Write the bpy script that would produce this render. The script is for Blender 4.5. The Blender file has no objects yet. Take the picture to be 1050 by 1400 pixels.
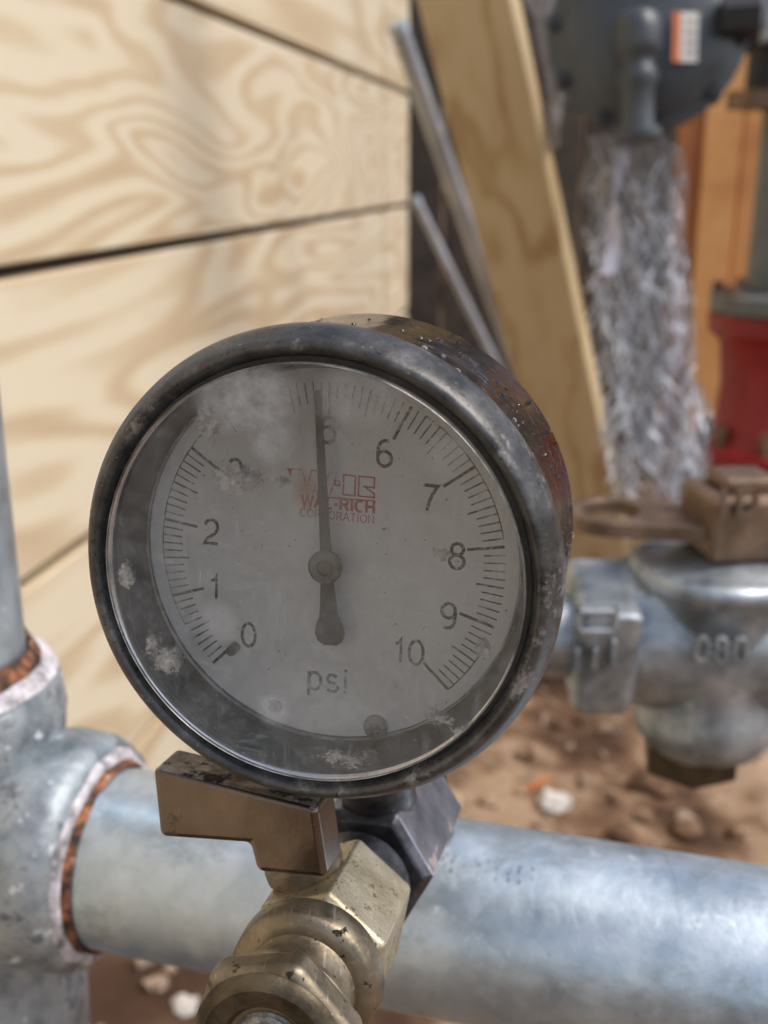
import bpy, bmesh, math, random
from mathutils import Vector, Matrix, noise
random.seed(7)
R = math.radians
PI = math.pi
# ------------------------------------------------------------------ camera, light, exposure
sc = bpy.context.scene
F = 1500.0; PITCH = R(17.2); CAMZ = 571.0           # millimetres
CX = Vector((1, 0, 0)); CU = Vector((0, math.sin(PITCH), math.cos(PITCH))); CF = Vector((0, math.cos(PITCH), -math.sin(PITCH)))
CO = Vector((0, 0, CAMZ))
cam = bpy.data.cameras.new('camera'); co = bpy.data.objects.new('camera', cam); sc.collection.objects.link(co)
co.location = CO * .001; co.rotation_euler = (PI / 2 - PITCH, 0, 0)
cam.sensor_fit = 'VERTICAL'; cam.sensor_height = 36; cam.lens = F / 1400 * 36
cam.clip_start = .01; cam.clip_end = 200
cam.dof.use_dof = True; cam.dof.focus_distance = .1475; cam.dof.aperture_fstop = cam.lens / 1.75
sc.camera = co
SUN_EL, SUN_AZ = R(54), R(104)                       # azimuth clockwise from +Y
w = bpy.data.worlds.new('World'); sc.world = w; w.use_nodes = True
nt = w.node_tree; bg = nt.nodes['Background']
sky = nt.nodes.new('ShaderNodeTexSky'); sky.sky_type = 'NISHITA'; sky.sun_disc = False
sky.sun_elevation = SUN_EL; sky.sun_rotation = SUN_AZ; sky.dust_density = 3; sky.air_density = 1.0; sky.ozone_density = 1
hs = nt.nodes.new('ShaderNodeHueSaturation'); hs.inputs['Saturation'].default_value = .8       # thin cloud greys the blue
nt.links.new(sky.outputs[0], hs.inputs['Color']); nt.links.new(hs.outputs[0], bg.inputs[0]); bg.inputs[1].default_value = .15
sl = bpy.data.lights.new('sun', 'SUN'); sl.energy = 1.25; sl.angle = R(26); sl.color = (1, .97, .93)
so = bpy.data.objects.new('sun', sl); sc.collection.objects.link(so)
sd = Vector((math.sin(SUN_AZ) * math.cos(SUN_EL), math.cos(SUN_AZ) * math.cos(SUN_EL), math.sin(SUN_EL)))
so.rotation_euler = sd.to_track_quat('Z', 'Y').to_euler(); so.location = sd * 3
vs = sc.view_settings; vs.view_transform = 'Standard'; vs.look = 'None'; vs.gamma = 1; vs.use_curve_mapping = False
vs.exposure = .56

# ------------------------------------------------------------------ helpers
def P(x, y, D):
    return CO + D * ((x - 525) / F * CX - (y - 700) / F * CU + CF)
def ray(x, y):
    return ((x - 525) / F * CX - (y - 700) / F * CU + CF)
def hit(x, y, O, n):
    r = ray(x, y); return CO + r * ((O - CO).dot(n) / r.dot(n))
def cv(a, b, c):                                     # camera-space vector to world
    return CX * a + CU * b - CF * c
def proj(p):
    d = p - CO; D = d.dot(CF); return (525 + F * d.dot(CX) / D, 700 - F * d.dot(CU) / D, D)
def basis(ax, ref=None):
    ax = ax.normalized(); ref = ref or (Vector((0, 0, 1)) if abs(ax.z) < .9 else Vector((1, 0, 0)))
    a = (ref - ax * ref.dot(ax)).normalized(); return a, ax.cross(a)

MW = {}
def thing(name, label, cat, loc=Vector((0, 0, 0)), M=None, group=None):
    o = bpy.data.objects.new(name, None); sc.collection.objects.link(o)
    o.empty_display_size = .02
    M = M or Matrix.Translation(loc)
    MM = M.copy(); MM.translation = M.translation * .001
    o.matrix_world = MM; MW[o] = M
    o['label'] = label; o['category'] = cat
    if group: o['group'] = group
    return o
def rootof(o):
    while o.parent: o = o.parent
    return o

def arc(cx, cy, rx, ry, a0, a1, n=12):
    return [(cx + rx * math.cos(R(a0 + (a1 - a0) * k / n)), cy + ry * math.sin(R(a0 + (a1 - a0) * k / n))) for k in range(n + 1)]
GLYPH = {
 '0': (.56, [arc(.28, .5, .24, .46, 0, 360, 28)]),
 '1': (.40, [[(.06, .74), (.17, .80), (.25, .96), (.25, .04)]]),
 '2': (.56, [arc(.28, .70, .23, .26, 170, -20, 12) + [(.42, .46), (.12, .22), (.05, .05), (.52, .05)]]),
 '3': (.56, [arc(.27, .73, .21, .23, 160, -80, 12), arc(.27, .28, .24, .24, 85, -165, 14)]),
 '4': (.56, [[(.42, .04), (.42, .95), (.04, .30), (.54, .30)]]),
 '5': (.56, [[(.48, .95), (.15, .95), (.09, .50)] + arc(.27, .33, .24, .29, 130, -160, 16)]),
 '6': (.56, [arc(.30, .62, .24, .34, 60, 180, 10) + [(.05, .40)] + arc(.28, .31, .23, .27, 180, -180, 24)]),
 '7': (.56, [[(.04, .95), (.52, .95), (.36, .66), (.25, .35), (.21, .04)]]),
 '8': (.56, [arc(.28, .74, .20, .21, 0, 360, 22), arc(.28, .28, .24, .25, 0, 360, 24)]),
 '9': (.56, [arc(.26, .38, .24, .34, -120, 0, 10) + [(.51, .60)] + arc(.28, .69, .23, .27, 0, 360, 24)]),
 'p': (.54, [[(.07, .70), (.07, -.25)], arc(.28, .35, .21, .33, 0, 360, 22)]),
 's': (.48, [arc(.24, .51, .17, .16, 30, 250, 10) + arc(.24, .19, .19, .17, 90, -150, 10)]),
 'i': (.22, [[(.11, .70), (.11, .02)], [(.11, .84), (.11, .94)]]),
 'W': (.90, [[(.03, 1), (.24, 0), (.45, .95), (.66, 0), (.87, 1)]]), 'A': (.70, [[(.02, 0), (.35, 1), (.68, 0)], [(.14, .34), (.56, .34)]]),
 'L': (.56, [[(.08, 1), (.08, .04), (.54, .04)]]), '-': (.36, [[(.05, .42), (.31, .42)]]), 'I': (.26, [[(.13, 1), (.13, 0)]]),
 'R': (.68, [[(.08, 0), (.08, .96), (.36, .96)] + arc(.38, .72, .22, .24, 90, -90, 8) + [(.08, .48)], [(.38, .46), (.64, 0)]]),
 'C': (.70, [arc(.36, .5, .30, .46, 50, 310, 16)]), 'H': (.70, [[(.08, 1), (.08, 0)], [(.62, 1), (.62, 0)], [(.08, .5), (.62, .5)]]),
 'O': (.78, [arc(.39, .5, .34, .46, 0, 360, 24)]), 'P': (.64, [[(.08, 0), (.08, .96), (.36, .96)] + arc(.36, .70, .22, .26, 90, -90, 8) + [(.08, .44)]]),
 'T': (.62, [[(.02, .96), (.60, .96)], [(.31, .96), (.31, 0)]]), 'N': (.72, [[(.08, 0), (.08, 1), (.62, 0), (.62, 1)]]), 'D': (.70, [[(.08, .04), (.08, .96), (.3, .96)] + arc(.3, .5, .32, .46, 90, -90, 12) + [(.08, .04)]]),
}
class MB:
    def __init__(s): s.v = []; s.f = []
    def add(s, vs, fs):
        n = len(s.v); s.v += [Vector(q) for q in vs]; s.f += [tuple(i + n for i in f) for f in fs]; return s
    def lathe(s, prof, O, ax, seg=48, ref=None, closed=False, jit=0, caps=True):
        a, b = basis(ax, ref); ax = ax.normalized(); vs = []; fs = []; n = len(prof)
        for k in range(seg):
            t = 2 * PI * k / seg; d = a * math.cos(t) + b * math.sin(t)
            for (h, r) in prof: vs.append(O + ax * h + d * (r * (1 + jit * noise.noise(d * 3 + ax * h * .05))))
        for k in range(seg):
            k2 = (k + 1) % seg
            for i in range(n - 1 + closed):
                j = (i + 1) % n
                fs.append((k * n + i, k2 * n + i, k2 * n + j, k * n + j))
        if not closed and caps:
            if prof[0][1] > 1e-4: fs.append(tuple(k * n for k in range(seg))[::-1])
            if prof[-1][1] > 1e-4: fs.append(tuple(k * n + n - 1 for k in range(seg)))
        return s.add(vs, fs)
    def prism(s, pts, ext):
        n = len(pts); vs = [Vector(p) for p in pts] + [Vector(p) + ext for p in pts]
        fs = [tuple(range(n)), tuple(range(2 * n - 1, n - 1, -1))] + [(i, i + n, (i + 1) % n + n, (i + 1) % n) for i in range(n)]
        return s.add(vs, fs)
    def ngon(s, n, r, O, ax, h0, h1, rot=0, ref=None, ch=0):
        a, b = basis(ax, ref); ax = ax.normalized()
        ring = lambda rr, h: [O + ax * h + (a * math.cos(rot + 2 * PI * k / n) + b * math.sin(rot + 2 * PI * k / n)) * rr for k in range(n)]
        if ch:
            L = [ring(r - ch, h0), ring(r, h0 + ch), ring(r, h1 - ch), ring(r - ch, h1)]
        else: L = [ring(r, h0), ring(r, h1)]
        vs = sum(L, []); fs = [tuple(range(n))[::-1], tuple(range((len(L) - 1) * n, len(L) * n))]
        for q in range(len(L) - 1):
            fs += [(q * n + i, q * n + (i + 1) % n, (q + 1) * n + (i + 1) % n, (q + 1) * n + i) for i in range(n)]
        return s.add(vs, fs)
    def box(s, O, a, b, c):                          # half vectors
        vs = [O + a * i + b * j + c * k for i in (-1, 1) for j in (-1, 1) for k in (-1, 1)]
        return s.add(vs, [(0, 1, 3, 2), (4, 6, 7, 5), (0, 4, 5, 1), (2, 3, 7, 6), (0, 2, 6, 4), (1, 5, 7, 3)])
    def tube(s, pts, r, seg=16, rs=None):
        pts = [Vector(p) for p in pts]; n = len(pts); vs = []; fs = []; prev = None
        for i, p in enumerate(pts):
            t = (pts[min(i + 1, n - 1)] - pts[max(i - 1, 0)]).normalized()
            if prev is None: a, b = basis(t)
            else: a = (prev - t * prev.dot(t)).normalized(); b = t.cross(a)
            prev = a; rr = rs[i] if rs else r
            vs += [p + (a * math.cos(2 * PI * k / seg) + b * math.sin(2 * PI * k / seg)) * rr for k in range(seg)]
        for i in range(n - 1):
            fs += [(i * seg + k, i * seg + (k + 1) % seg, (i + 1) * seg + (k + 1) % seg, (i + 1) * seg + k) for k in range(seg)]
        fs += [tuple(range(seg))[::-1], tuple(range((n - 1) * seg, n * seg))]
        return s.add(vs, fs)
    def write(s, body, h, T, wd, align='CENTER', gap=.10, sx=1, ext=0):
        tot = sum(GLYPH[c][0] + gap for c in body) - gap
        x = {'CENTER': -tot / 2, 'RIGHT': -tot, 'LEFT': 0}[align]; z = 0
        for c in body:
            for pl in GLYPH[c][1]:
                p = [Vector(((x + a) * h * sx, (b - .5) * h, 0)) for a, b in pl]; L, Rr = [], []; n = len(p)
                clo = (p[0] - p[-1]).length < 1e-4
                for i in range(n):
                    a = p[i - 1] if i else (p[-2] if clo else p[0]); b = p[i + 1] if i < n - 1 else (p[1] if clo else p[-1])
                    d1 = (p[i] - a).normalized() if (p[i] - a).length > 0 else (b - p[i]).normalized(); d2 = (b - p[i]).normalized() if (b - p[i]).length > 0 else d1
                    n1 = Vector((-d1.y, d1.x, 0)); n2 = Vector((-d2.y, d2.x, 0)); m = (n1 + n2)
                    m = m.normalized() if m.length > .1 else n1; m = m * (wd / 2 / max(.45, m.dot(n1)))
                    L.append(p[i] + m); Rr.append(p[i] - m)
                if not ext:
                    s.add([T @ q for q in L + Rr], [(i, i + 1, n + i + 1, n + i) for i in range(n - 1)])
                else:
                    E_ = Vector((0, 0, ext)); vv = [T @ q for q in L + Rr] + [T @ (q + E_) for q in L + Rr]
                    s.add(vv, [f for i in range(n - 1) for f in ((2 * n + i, 2 * n + i + 1, 3 * n + i + 1, 3 * n + i), (i, i + 1, 2 * n + i + 1, 2 * n + i), (n + i, n + i + 1, 3 * n + i + 1, 3 * n + i))] + [(0, n, 3 * n, 2 * n), (n - 1, 2 * n - 1, 4 * n - 1, 3 * n - 1)])
            x += GLYPH[c][0] + gap
        return s
    def text(s, body, size, T, align='CENTER', ext=0, sx=1, bold=0):
        c = bpy.data.curves.new('t', 'FONT'); c.body = body; c.size = size; c.align_x = align; c.align_y = 'CENTER'
        c.extrude = ext; c.resolution_u = 6; c.offset = bold
        o = bpy.data.objects.new('t', c); sc.collection.objects.link(o)
        dg = bpy.context.evaluated_depsgraph_get(); m = o.evaluated_get(dg).to_mesh()
        s.add([T @ Vector((q.co.x * sx, q.co.y, q.co.z)) for q in m.vertices], [tuple(p.vertices) for p in m.polygons])
        o.evaluated_get(dg).to_mesh_clear(); bpy.data.objects.remove(o); bpy.data.curves.remove(c); return s
    def build(s, name, mat, parent=None, space='world', smooth=True, bevel=0, seg=2, subsurf=0, ang=35):
        me = bpy.data.meshes.new(name); vv = s.v
        if parent is not None and space == 'world':
            I = MW[rootof(parent)].inverted(); vv = [I @ q for q in vv]
        me.from_pydata([tuple(q * .001) for q in vv], [], s.f)
        bm = bmesh.new(); bm.from_mesh(me)
        if len(bm.faces) < 60000 and len(bm.faces) > 2: bmesh.ops.recalc_face_normals(bm, faces=bm.faces)
        bm.to_mesh(me); bm.free()
        me.materials.append(mat)
        o = bpy.data.objects.new(name, me); sc.collection.objects.link(o)
        if parent is not None: o.parent = parent
        if smooth:
            for p in me.polygons: p.use_smooth = True
            if hasattr(me, 'set_sharp_from_angle'): me.set_sharp_from_angle(angle=R(ang))
        if bevel:
            b = o.modifiers.new('bevel', 'BEVEL'); b.width = bevel * .001; b.segments = seg; b.limit_method = 'ANGLE'; b.angle_limit = R(32); b.harden_normals = True
        if subsurf:
            b = o.modifiers.new('sub', 'SUBSURF'); b.levels = b.render_levels = subsurf
        return o
def struct(o): o['kind'] = 'structure'; return o
def stuff(o, label, cat): o['kind'] = 'stuff'; o['label'] = label; o['category'] = cat; return o
def tag(o, label, cat, group=None):
    o['label'] = label; o['category'] = cat
    if group: o['group'] = group
    return o

# ------------------------------------------------------------------ materials
class NT:
    def __init__(s, name):
        s.m = bpy.data.materials.new(name); s.m.use_nodes = True; s.t = s.m.node_tree; s.n = s.t.nodes; s.n.clear()
        s.out = s.n.new('ShaderNodeOutputMaterial'); s.co = s.n.new('ShaderNodeTexCoord').outputs['Object']
    def node(s, typ, ins=None, **kw):
        q = s.n.new(typ)
        for k, v in kw.items(): setattr(q, k, v)
        for k, v in (ins or {}).items(): s.set(q.inputs[k], v)
        return q
    def set(s, sock, v):
        if isinstance(v, bpy.types.NodeSocket): s.t.links.new(v, sock)
        elif isinstance(v, (tuple, list)) and len(v) == 3 and sock.type == 'RGBA': sock.default_value = (*v, 1)
        else: sock.default_value = v
    def map(s, scale=(1, 1, 1), loc=(0, 0, 0), rot=(0, 0, 0), src=None):
        return s.node('ShaderNodeMapping', {'Vector': src or s.co, 'Scale': scale, 'Location': loc, 'Rotation': rot}).outputs[0]
    def noise(s, scale, detail=4, rough=.55, vec=None, dist=0):
        return s.node('ShaderNodeTexNoise', {'Vector': vec or s.co, 'Scale': scale, 'Detail': detail, 'Roughness': rough, 'Distortion': dist}).outputs[0]
    def ramp(s, fac, stops, interp='LINEAR'):
        q = s.node('ShaderNodeValToRGB', {'Fac': fac}); e = q.color_ramp.elements; q.color_ramp.interpolation = interp
        while len(e) < len(stops): e.new(.5)
        for el, (p, c) in zip(e, stops):
            el.position = p; el.color = (*c, 1) if isinstance(c, (tuple, list)) else (c, c, c, 1)
        return q.outputs[0]
    def math(s, op, a, b=0, clamp=False):
        q = s.node('ShaderNodeMath', operation=op, use_clamp=clamp); s.set(q.inputs[0], a); s.set(q.inputs[1], b); return q.outputs[0]
    def mix(s, fac, a, b, blend='MIX'):
        q = s.n.new('ShaderNodeMix'); q.data_type = 'RGBA'; q.blend_type = blend
        s.set(q.inputs[0], fac); s.set(q.inputs[6], a); s.set(q.inputs[7], b); return q.outputs[2]
    def bump(s, h, strength=.3, dist=.001, normal=None):
        d = {'Height': h, 'Strength': strength, 'Distance': dist}
        if normal: d['Normal'] = normal
        return s.node('ShaderNodeBump', d).outputs[0]
    def pbr(s, **kw):
        q = s.node('ShaderNodeBsdfPrincipled', {k.replace('_', ' '): v for k, v in kw.items()}); return q.outputs[0]
    def surf(s, x): s.t.links.new(x, s.out.inputs[0]); return s.m
    def scratches(s, scale=90, w=.70, src=None):
        tot = None
        for i, (rz, ry) in enumerate(((.3, .2), (1.9, 1.1), (1.2, -.7), (2.6, .5))):
            v = s.map((scale * 12, scale * .5, scale * 6), (i * 3.1, i, i), (ry, rz, rz), src)
            l = s.ramp(s.noise(1.0, 1, .5, v), [(w + .03, 0), (w + .08, .8)])
            tot = l if tot is None else s.math('MAXIMUM', tot, l)
        return tot

def metal(name, c1, c2, sc1, rough=(.3, .5), met=1, bump=.2, bs=800, dirt=None, spots=None, scr=0, bd=.0003):
    t = NT(name); n = t.noise(sc1, 6, .6); col = t.ramp(n, [(.35, c1), (.65, c2)])
    r = t.ramp(t.noise(sc1 * 2.3, 5, .6), [(.3, rough[0]), (.7, rough[1])])
    m = met
    if dirt:
        dc, th, ds = dirt; k = t.ramp(t.noise(ds, 8, .7), [(th, 0), (th + .06, 1)])
        col = t.mix(k, col, dc); r = t.mix(k, r, (.8, .8, .8)); m = t.math('MULTIPLY', t.math('SUBTRACT', 1, k), met)
    if spots:
        dc, th, ds = spots; k = t.ramp(t.noise(ds, 3, .6, t.map(loc=(3, 1, 7))), [(th, 0), (th + .05, 1)])
        col = t.mix(k, col, dc); r = t.mix(k, r, (.85, .85, .85))
    if scr:
        k = t.scratches(scr); col = t.mix(t.math('MULTIPLY', k, .3), col, (.7, .7, .7)); r = t.mix(t.math('MULTIPLY', k, .6), r, (.6, .6, .6))
    h = t.math('ADD', t.noise(bs, 4, .6), t.math('MULTIPLY', t.noise(bs / 6, 3, .5), 2))
    return t.surf(t.pbr(Base_Color=col, Roughness=r, Metallic=m, Normal=t.bump(h, bump, bd)))

M = {}
def galv_pipe():
    t = NT('galvanised')
    n = t.noise(45, 7, .65); base = t.ramp(n, [(.32, (.29, .36, .42)), (.5, (.44, .52, .58)), (.68, (.60, .68, .73))])
    vo = t.node('ShaderNodeTexVoronoi', {'Vector': t.map((1, 1, .6)), 'Scale': 260}).outputs['Color']
    sp = t.node('ShaderNodeSeparateColor', {0: vo}).outputs[0]
    base = t.mix(t.math('MULTIPLY', t.ramp(sp, [(0, 0), (1, .28)]), 1), base, (.72, .77, .80))
    st = t.ramp(t.noise(38, 9, .75, t.map((.6, 1, 1), (4, 2, 1))), [(.53, 0), (.66, .75)]); base = t.mix(st, base, (.23, .25, .26))
    wh = t.ramp(t.noise(120, 6, .7, t.map(loc=(8, 8, 1))), [(.60, 0), (.70, .7)]); base = t.mix(wh, base, (.74, .77, .79))
    scr = t.math('MULTIPLY', t.scratches(30, .74), .35); base = t.mix(scr, base, (.15, .16, .17))
    rr = t.ramp(t.noise(90, 5, .6), [(.3, .30), (.7, .48)]); rr = t.mix(t.math('MAXIMUM', st, wh), rr, (.6, .6, .6))
    return t.surf(t.pbr(Base_Color=base, Metallic=.74, Roughness=rr, Normal=t.bump(t.math('ADD', t.noise(300, 4, .6), t.math('MULTIPLY', sp, .3)), .35, .0004)))
M['galv'] = galv_pipe()
M['galv_cast'] = metal('galvanised_casting', (.16, .19, .21), (.50, .54, .56), 75, (.42, .62), .6, .8, 320, dirt=((.13, .135, .14), .55, 75), spots=((.66, .68, .70), .63, 170))
M['galv_far'] = metal('galvanised_valve', (.17, .20, .22), (.50, .54, .56), 60, (.36, .55), .7, .9, 190, dirt=((.22, .22, .21), .60, 50))
M['brass'] = metal('aged_brass', (.13, .105, .07), (.30, .25, .175), 160, (.32, .55), .88, .22, 900, dirt=((.07, .055, .04), .615, 230), spots=((.05, .042, .03), .64, 520), scr=220)
M['brass_flat'] = metal('worn_brass_flat', (.42, .35, .22), (.58, .51, .37), 130, (.35, .55), .85, .3, 1500, dirt=((.10, .08, .05), .575, 520), spots=((.12, .1, .06), .64, 1100), scr=240)
M['face'] = metal('oxidised_brass_face', (.05, .04, .025), (.14, .11, .07), 200, (.4, .6), .8, .3, 1200)
M['handle'] = metal('bronzed_steel', (.13, .099, .079), (.22, .171, .135), 60, (.18, .30), .95, .07, 900, dirt=((.05, .045, .04), .64, 160))
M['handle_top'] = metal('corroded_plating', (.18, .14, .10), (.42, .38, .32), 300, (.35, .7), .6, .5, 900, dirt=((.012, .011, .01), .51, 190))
M['dark_steel'] = metal('dark_steel', (.03, .03, .035), (.12, .125, .14), 200, (.3, .55), .8, .3, 1000, dirt=((.10, .16, .13), .66, 350), spots=((.45, .45, .42), .74, 1300))
M['blue_steel'] = metal('blued_steel', (.16, .17, .21), (.38, .38, .42), 120, (.25, .45), .9, .2, 900, dirt=((.28, .22, .19), .60, 130))
M['bronze'] = metal('weathered_bronze', (.13, .085, .055), (.27, .185, .125), 60, (.4, .6), .7, .6, 300, dirt=((.11, .08, .06), .6, 90))
M['dark_bronze'] = metal('dark_bronze', (.05, .035, .02), (.12, .085, .05), 60, (.4, .6), .6, .4, 300)
M['reg_grey'] = metal('grey_blue_paint', (.045, .052, .058), (.075, .085, .092), 20, (.3, .45), .1, .3, 120)
M['reg_dark'] = metal('near_black_paint', (.012, .012, .014), (.03, .03, .032), 20, (.4, .6), .1, .3, 120)
M['grey_paint'] = metal('grey_green_paint', (.11, .12, .12), (.18, .19, .18), 20, (.4, .6), .0, .3, 120)
M['red_paint'] = metal('red_paint', (.20, .008, .01), (.30, .018, .02), 15, (.35, .5), .0, .3, 120)
M['rod'] = metal('grey_conduit', (.30, .31, .33), (.45, .46, .48), 20, (.35, .5), .6, .3, 120)
M['screw'] = metal('screw_metal', (.10, .10, .09), (.3, .3, .28), 900, (.3, .5), .8, .4, 2500)

# rust and sealant
def rough_mat(name, stops, scale, rough=.8, bump=.6, bs=600, bd=.0006, detail=8):
    t = NT(name); col = t.ramp(t.noise(scale, detail, .65), stops)
    return t.surf(t.pbr(Base_Color=col, Roughness=rough, Normal=t.bump(t.noise(bs, 6, .6), bump, bd)))
M['rust'] = rough_mat('rust', [(.42, (.03, .018, .013)), (.52, (.15, .06, .03)), (.60, (.36, .14, .055)), (.68, (.45, .36, .30))], 210)
M['sealant'] = rough_mat('pipe_sealant', [(.36, (.16, .14, .14)), (.5, (.50, .47, .48)), (.64, (.74, .72, .74))], 170, .6, .8, 350)
M['pebble_white'] = rough_mat('white_pebble', [(.3, (.42, .39, .34)), (.7, (.70, .67, .62))], 40)
M['pebble'] = rough_mat('brown_pebble', [(.3, (.22, .15, .10)), (.7, (.42, .32, .24))], 40)
M['leaf'] = rough_mat('dry_leaf', [(.3, (.45, .14, .05)), (.7, (.62, .26, .10))], 40)
M['cedar'] = rough_mat('cedar', [(.3, (.48, .20, .06)), (.5, (.62, .30, .10)), (.7, (.68, .38, .15))], 12, .6, .2)
M['cedar_dark'] = rough_mat('cedar_dark', [(.3, (.32, .10, .03)), (.7, (.46, .17, .05))], 12, .6, .2)
M['label_white'] = rough_mat('label_white', [(.3, (.6, .57, .5)), (.7, (.75, .72, .68))], 60, .5, 0)
M['label_orange'] = rough_mat('label_orange', [(.3, (.55, .14, .05)), (.7, (.65, .2, .08))], 60, .5, 0)

def wood(name, light, mid, dark, period=9, rot=(0, 0, 0), stretch=(1, 1, 1), seed=0.0):
    t = NT(name); v = t.map(stretch, (seed, seed * .7, seed * .3), rot)
    n = t.noise(1.0, 2.2, .38, v, .35)
    rings = t.math('SINE', t.math('MULTIPLY', n, period * 2 * PI))
    rings = t.math('ADD', t.math('MULTIPLY', rings, .5), .5)
    fine = t.noise(5, 5, .6, v)
    rings = t.math('POWER', rings, 1.6); k = t.math('ADD', t.math('MULTIPLY', rings, t.math('MULTIPLY', t.ramp(t.noise(1.3, 2, .5, v), [(.3, .6), (.65, 1)]), .62)), t.math('MULTIPLY', fine, .42))
    col = t.ramp(k, [(.26, light), (.52, mid), (.85, dark)])
    knots = t.ramp(t.noise(2.3, 2, .5, t.map(stretch, (seed + 9, 4, 2), rot)), [(.60, 0), (.70, 1)])
    col = t.mix(t.math('MULTIPLY', knots, .25), col, dark)
    fib = t.noise(1, 4, .7, t.map((40 * stretch[0], 40 * stretch[1], 700), (0, 0, 0), rot))
    col = t.mix(t.math('MULTIPLY', fib, .18), col, mid)
    return t.surf(t.pbr(Base_Color=col, Roughness=.62, Specular_IOR_Level=.3, Normal=t.bump(t.math('ADD', k, fib), .25, .0006)))
for i in range(5):
    M['ply%d' % i] = wood('pine_plywood_%d' % i, (.69, .61, .455), (.60, .49, .33), (.52, .39, .245), [13, 10, 9, 6, 8][i], (0, 0, 0), [(3, 2.2, 9.5), (3, 1.3, 9), (3, 1.3, 9), (3, .8, 9), (3, 1, 8)][i], [4.1, 5.0, 8.7, 12.4, 16.1][i])
M['lumber'] = wood('lumber', (.56, .44, .26), (.50, .37, .195), (.38, .25, .12), 5, (0, 0, 0), (14, 14, 1.3), 5)
M['lumber_side'] = M['lumber']
M['backing_gap_shade'] = rough_mat('dark_backing_gap_shade', [(.3, (.03, .022, .016)), (.7, (.08, .06, .045))], 20)  # dark wall backing, also the shade colour of the gap planks

def soil_mat():
    t = NT('red_brown_soil')
    n = t.noise(9, 8, .65); n2 = t.noise(3.2, 3, .5); n3 = t.noise(60, 6, .7)
    k = t.math('ADD', t.math('MULTIPLY', n, .5), t.math('MULTIPLY', n2, .5))
    col = t.ramp(k, [(.42, (.05, .028, .017)), (.475, (.16, .092, .053)), (.52, (.36, .25, .16)), (.66, (.50, .37, .255))])
    col = t.mix(t.ramp(n3, [(.3, .5), (.6, 0)]), col, (.16, .09, .055))
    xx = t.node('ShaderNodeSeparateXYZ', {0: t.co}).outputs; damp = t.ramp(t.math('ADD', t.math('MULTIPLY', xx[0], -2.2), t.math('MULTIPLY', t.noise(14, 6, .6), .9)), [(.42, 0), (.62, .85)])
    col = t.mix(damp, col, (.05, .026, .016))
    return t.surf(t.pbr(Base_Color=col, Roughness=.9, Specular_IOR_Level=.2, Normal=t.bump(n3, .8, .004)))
M['soil'] = soil_mat()

# ------------------------------------------------------------------ ground and pit sides
def fbm(x, y, z=0, o=4):
    s = 0; a = 1
    for _ in range(o): s += a * noise.noise(Vector((x, y, z))); x *= 2.1; y *= 2.1; a *= .5
    return s
def sstep(a, b, x):
    t = min(1, max(0, (x - a) / (b - a))); return t * t * (3 - 2 * t)
def ground_z(x, y):                                  # mm
    m = .001
    h = 16 * fbm(x * m * 5, y * m * 5) + 11 * abs(fbm(x * m * 22, y * m * 22, 4, 3))
    rise = sstep(2350, 3100, y + 220 * fbm(x * m * 1.6, 3)) * 1350
    rise = max(rise, sstep(2300, 3800, x) * 700)
    if rise > 5: h += min(1, rise / 300) * 90 * fbm(x * m * 3, y * m * 3 + rise * m * 2, 9)
    return h + rise - 12
def make_ground():
    def axis(n, near, far):
        c = math.asinh(far / near); return [near * math.sinh(c * (2 * i / (n - 1) - 1)) for i in range(n)]
    xs = [v + 250 for v in axis(300, 900, 60000)]; ys = [v + 950 for v in axis(300, 900, 60000)]
    g = MB(); g.v = [Vector((x, y, ground_z(x, y))) for y in ys for x in xs]
    n = 300; g.f = [(j * n + i, j * n + i + 1, (j + 1) * n + i + 1, (j + 1) * n + i) for j in range(n - 1) for i in range(n - 1)]
    return struct(g.build('ground', M['soil']))
make_ground()
def gpt(px, py):
    p = hit(px, py, Vector((0, 0, 0)), Vector((0, 0, 1)))
    for _ in range(6): p = hit(px, py, Vector((0, 0, ground_z(p.x, p.y))), Vector((0, 0, 1)))
    return p

# clods
def blob(mb, p, r, seed, flat=.7, seg=8, rough=.3):
    vs = []; fs = []; n = seg
    for i in range(n + 1):
        th = PI * i / n
        for k in range(2 * n):
            ph = PI * k / n; d = Vector((math.sin(th) * math.cos(ph), math.sin(th) * math.sin(ph), math.cos(th)))
            q = d * r * (1 + rough * noise.noise(d * 1.7 + Vector((seed, 0, 0))) * 1.6); q.z *= flat; vs.append(p + q)
    for i in range(n):
        for k in range(2 * n):
            fs.append((i * 2 * n + k, (i + 1) * 2 * n + k, (i + 1) * 2 * n + (k + 1) % (2 * n), i * 2 * n + (k + 1) % (2 * n)))
    mb.add(vs, fs)
cl = MB()
for i in range(420):
    x, y = random.uniform(-250, 1100), random.uniform(500, 2300); r = random.choice([6, 8, 10, 14, 20]) * random.uniform(.7, 1.3)
    blob(cl, Vector((x, y, ground_z(x, y) + r * .2)), r, i * 1.3, seg=5)
stuff(cl.build('soil_clods', M['soil']), 'loose red brown soil clods scattered over the ground', 'soil')
for (px, py, r, mt, lab) in [(758, 1102, 13, 'pebble_white', 'white oval pebble beside an orange dry leaf on the soil'),
                             (252, 1380, 9, 'pebble_white', 'white round pebble on dark soil left of the brass valve'),
                             (215, 1350, 8, 'pebble', 'tan stone in the dark soil under the horizontal pipe'),
                             (232, 1328, 5, 'pebble', 'small tan stone close under the horizontal pipe'),
                             (935, 1125, 9, 'pebble', 'small brown stone below the hex plug of the gas valve')]:
    p = gpt(px, py); mb = MB(); blob(mb, p + Vector((0, 0, r * .4)), r, px, .62, 9, .45); tag(mb.build('pebble', M[mt]), lab, 'stone')
lt = MB()
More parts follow.
